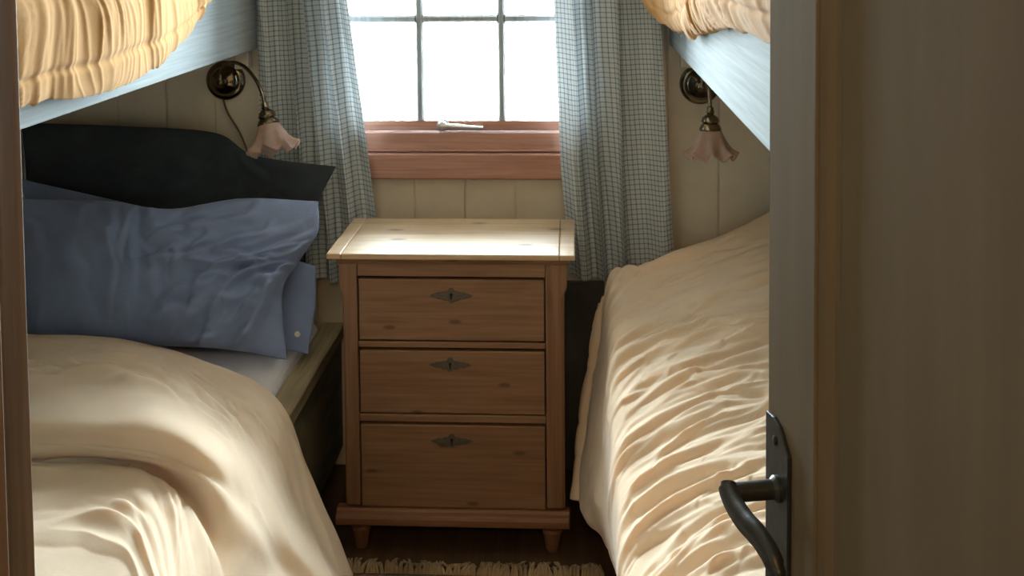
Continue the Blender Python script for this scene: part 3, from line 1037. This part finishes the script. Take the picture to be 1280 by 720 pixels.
def blue_post(Q, u, v, w, nn):
    front = np.clip(w / .02, 0, 1)
    U, V_ = u * .8, v * .45
    rgt = np.clip((u - .5) / .3, 0, 1)
    d = .014 * creases(U, V_, 1.25, .40, .16, 3.9, .9) + .012 * rgt * creases(U, V_, -.55, .34, .13, 8.1, 1.0) \
        + strokes(U, V_, (.44, .80, .0, .45), 34, 3, (-.65, .35), (.06, .18), (.007, .013), (.008, .020), 1.5) \
        + strokes(U, V_, (.05, .45, .0, .25), 14, 9, (1.25, .2), (.08, .18), (.009, .016), (.006, .012), 1.5)
    d = d + strokes(U, V_, (.60, .80, .22, .44), 12, 31, (-.5, .5), (.05, .12), (.007, .012), (.010, .022), 1.2)
    # deep tucks low on the right where the case is pulled in
    for (cu, cv, an, ln, wd, am) in ((.86, .66, -.55, .10, .014, -.022), (.83, .74, -.25, .12, .016, .016), (.88, .58, -.9, .09, .013, -.014), (.62, .40, 1.35, .16, .02, -.012), (.92, .30, -.8, .14, .02, -.012)):
        a = (u - cu) * .8; b = (v - cv) * .45
        sx = a * cos(an) + b * sin(an); tx = -a * sin(an) + b * cos(an)
        d = d + am * np.exp(-(sx / ln) ** 2 - (tx / wd) ** 2)
    return Q + nn * (d * front)[:, None]


blue_net = [
 [(-1.56, 3.01, .897), (-1.30, 3.02, .892), (-1.14, 3.02, .870), (-.93, 3.01, .905), (-.708, 3.0, .895)],
 [(-1.57, 2.99, .81), (-1.30, 2.99, .81), (-1.14, 2.99, .81), (-.93, 2.99, .81), (-.695, 2.98, .815)],
 [(-1.57, 2.97, .73), (-1.30, 2.96, .73), (-1.14, 2.96, .73), (-.94, 2.96, .735), (-.738, 2.96, .745)],
 [(-1.56, 2.94, .64), (-1.30, 2.92, .64), (-1.14, 2.92, .64), (-.95, 2.92, .645), (-.785, 2.92, .665)],
 [(-1.54, 2.90, .515), (-1.30, 2.88, .52), (-1.14, 2.87, .52), (-.95, 2.87, .515), (-.770, 2.87, .495)]]
bp = place_pillow('pillow', P1, F1, blue_net, .085, 'blue_cotton', 'crumpled blue pillow propped in front on the left lower bed', post=blue_post)
blue2_net = [
 [(-1.62, 3.12, .93), (-1.2, 3.115, .84), (-.95, 3.085, .76), (-.735, 3.07, .69)],
 [(-1.60, 3.10, .74), (-1.2, 3.09, .70), (-.95, 3.060, .64), (-.715, 3.02, .60)],
 [(-1.60, 3.04, .50), (-1.2, 3.03, .50), (-.95, 3.01, .49), (-.730, 2.94, .485)]]
b2 = place_pillow('pillow', P1, F1, blue2_net, .028, 'blue_cotton', 'second blue pillow squashed behind the crumpled one, its end showing by the bed rail')
MB().lathe([(.008, 0), (.008, .002), (.005, .003)], 16, Matrix.Translation((-.752, 2.915, .55)) @ Matrix.Rotation(pi / 2, 4, 'X')).build('button', 'button_shell', b2, smooth=True)


def navy_post(Q, u, v, w, nn):
    d = strokes(u, v * .7, (.05, .95, .0, .6), 40, 17, (-.3, .6), (.06, .2), (.012, .024), (.006, .014), 1.0)
    return Q + nn * (d * np.clip(w / .02, 0, 1))[:, None]


P2, F2 = inflate(.48, .34, 80, 60, 4.0)
navy_net = [
 [(-1.66, 3.215, 1.08), (-1.30, 3.215, 1.075), (-1.06, 3.205, 1.060), (-.93, 3.150, 1.000), (-.685, 3.135, .965)],
 [(-1.66, 3.20, .88), (-1.30, 3.20, .88), (-1.06, 3.19, .87), (-.90, 3.155, .86), (-.750, 3.14, .815)],
 [(-1.66, 3.19, .68), (-1.30, 3.19, .68), (-1.06, 3.18, .68), (-.92, 3.155, .68), (-.785, 3.14, .67)],
 [(-1.66, 3.18, .49), (-1.30, 3.18, .49), (-1.06, 3.17, .49), (-.92, 3.14, .49), (-.80, 3.14, .49)]]
place_pillow('pillow', P2, F2, navy_net, .03, 'navy_cotton', 'large dark navy pillow standing against the wall under the left lamp', post=navy_post)

# ================================================================== RUG
rug = empty('rug', (-.30, 2.2, 0), 'brown woven rug with pale fringe on the floor before the chest', 'rug')
rx0, rx1 = -.66, .078
nx, ny = 60, 90
gx, gy = np.meshgrid(np.linspace(rx0, rx1, nx), np.linspace(1.2, 2.705, ny))
gz = .012 + .0025 * perlin(gx * 9, gy * 60) + .002 * np.sin(gy * 420)
G = np.stack([gx, gy, gz], axis=2)
cloth_obj('rug_body', G, 'rug_wool', rug, thick=.010)
rr = random.Random(5)
NT = 74
for k in range(NT):
    x = rx0 + .006 + (rx1 - rx0 - .012) * (k + .5) / NT
    L = .058 + rr.uniform(-.014, .016)
    bend = rr.uniform(-.028, .028)
    mb = MB()
    for q in range(3):
        o1 = rr.uniform(-.004, .004); o2 = rr.uniform(-.010, .010) + bend
        pts = crom([(x + o1, 2.698, .012), (x + o1 + o2 * .2, 2.712, .020 + rr.uniform(0, .010)), (x + o2 * .7, 2.712 + L * .5, .012 + rr.uniform(0, .008)), (x + o2, 2.705 + L, .0045)], 9)
        mb.tube([tuple(p) for p in pts], [.0038, .0038, .0036, .0034, .0034, .0032, .003, .0028, .002], 6)
    mb.build('tassel', 'fringe_cotton', rug, smooth=True)

# ================================================================== DOOR
PHI = radians(12)
door = empty('door_1', (.2120, 1.20, 0), kind='structure', rz=-(pi / 2 - PHI))
# local x runs from the free edge to the hinges, local -y faces the photographer
DW, DH, DT = .640, 2.02, .040
mb = MB()
ST = .1195
mb.box(0, ST, 0, DT, .01, DH).box(DW - .11, DW, 0, DT, .01, DH).box(ST, DW - .11, 0, DT, DH - .11, DH).box(ST, DW - .11, 0, DT, .01, .22)
mb.build('frame', 'door_paint', door, bevel=.0025, world_coords=False)
# panel set back behind a sloping moulding
pz0, pz1, px0, px1 = .22, DH - .11, ST, DW - .11
v = []; f = []
for (ins, dep) in ((.0005, .0035), (.012, .006), (.020, .012), (.030, .0125)):
    v += [(px0 + ins, dep, pz0 + ins), (px1 - ins, dep, pz0 + ins), (px1 - ins, dep, pz1 - ins), (px0 + ins, dep, pz1 - ins)]
for i in range(3):
    for k in range(4):
        k2 = (k + 1) % 4
        f.append((i * 4 + k, i * 4 + k2, (i + 1) * 4 + k2, (i + 1) * 4 + k))
mesh_obj('panel_moulding', v, f, 'door_paint', door, world_coords=False)
MB().box(px0 + .001, px1 - .001, .0128, .026, pz0 + .001, pz1 - .001).build('panel', 'door_paint', door, world_coords=False)
# forged handle
hz = 1.030
plx0, plx1, plt, plb = .006, .066, 1.101, .84
poly = [(plx0, plb + .02), (plx0 + .012, plb), (plx1 - .012, plb), (plx1, plb + .02), (plx1, plt - .026), (plx1 - .024, plt - .004), (plx0 + .020, plt), (plx0, plt - .001)]
hp = MB().prism(poly, 'y', -.005, -.0002).build('handle_plate', 'black_iron', door, bevel=.0012, world_coords=False)
sx = .042
MB().lathe([(.005, 0), (.005, .0015), (.003, .0022)], 14, Matrix.Translation((.034, -.005, plt - .022)) @ Matrix.Rotation(pi / 2, 4, 'X')).build('screw', 'dark_hole', hp, smooth=True, world_coords=False)
mb = MB()
mb.lathe([(.014, 0), (.014, .004), (.0105, .008), (.0100, .052)], 20, Matrix.Translation((sx, -.005, hz)) @ Matrix.Rotation(pi / 2, 4, 'X'))
lev = crom([(sx - .006, -.058, hz + .008), (sx + .000, -.060, hz + .002), (sx + .018, -.060, hz - .004), (sx + .042, -.058, hz - .008), (sx + .068, -.054, hz - .010), (sx + .092, -.050, hz - .018), (sx + .108, -.048, hz - .032)], 36)
mb.tube([tuple(p) for p in lev], [.010] * 4 + [.0125] * 20 + [.012] * 8 + [.010] * 3 + [.007], 14, .8, up=(0, 1, 0))
mb.build('lever', 'black_iron', door, smooth=True, world_coords=False)
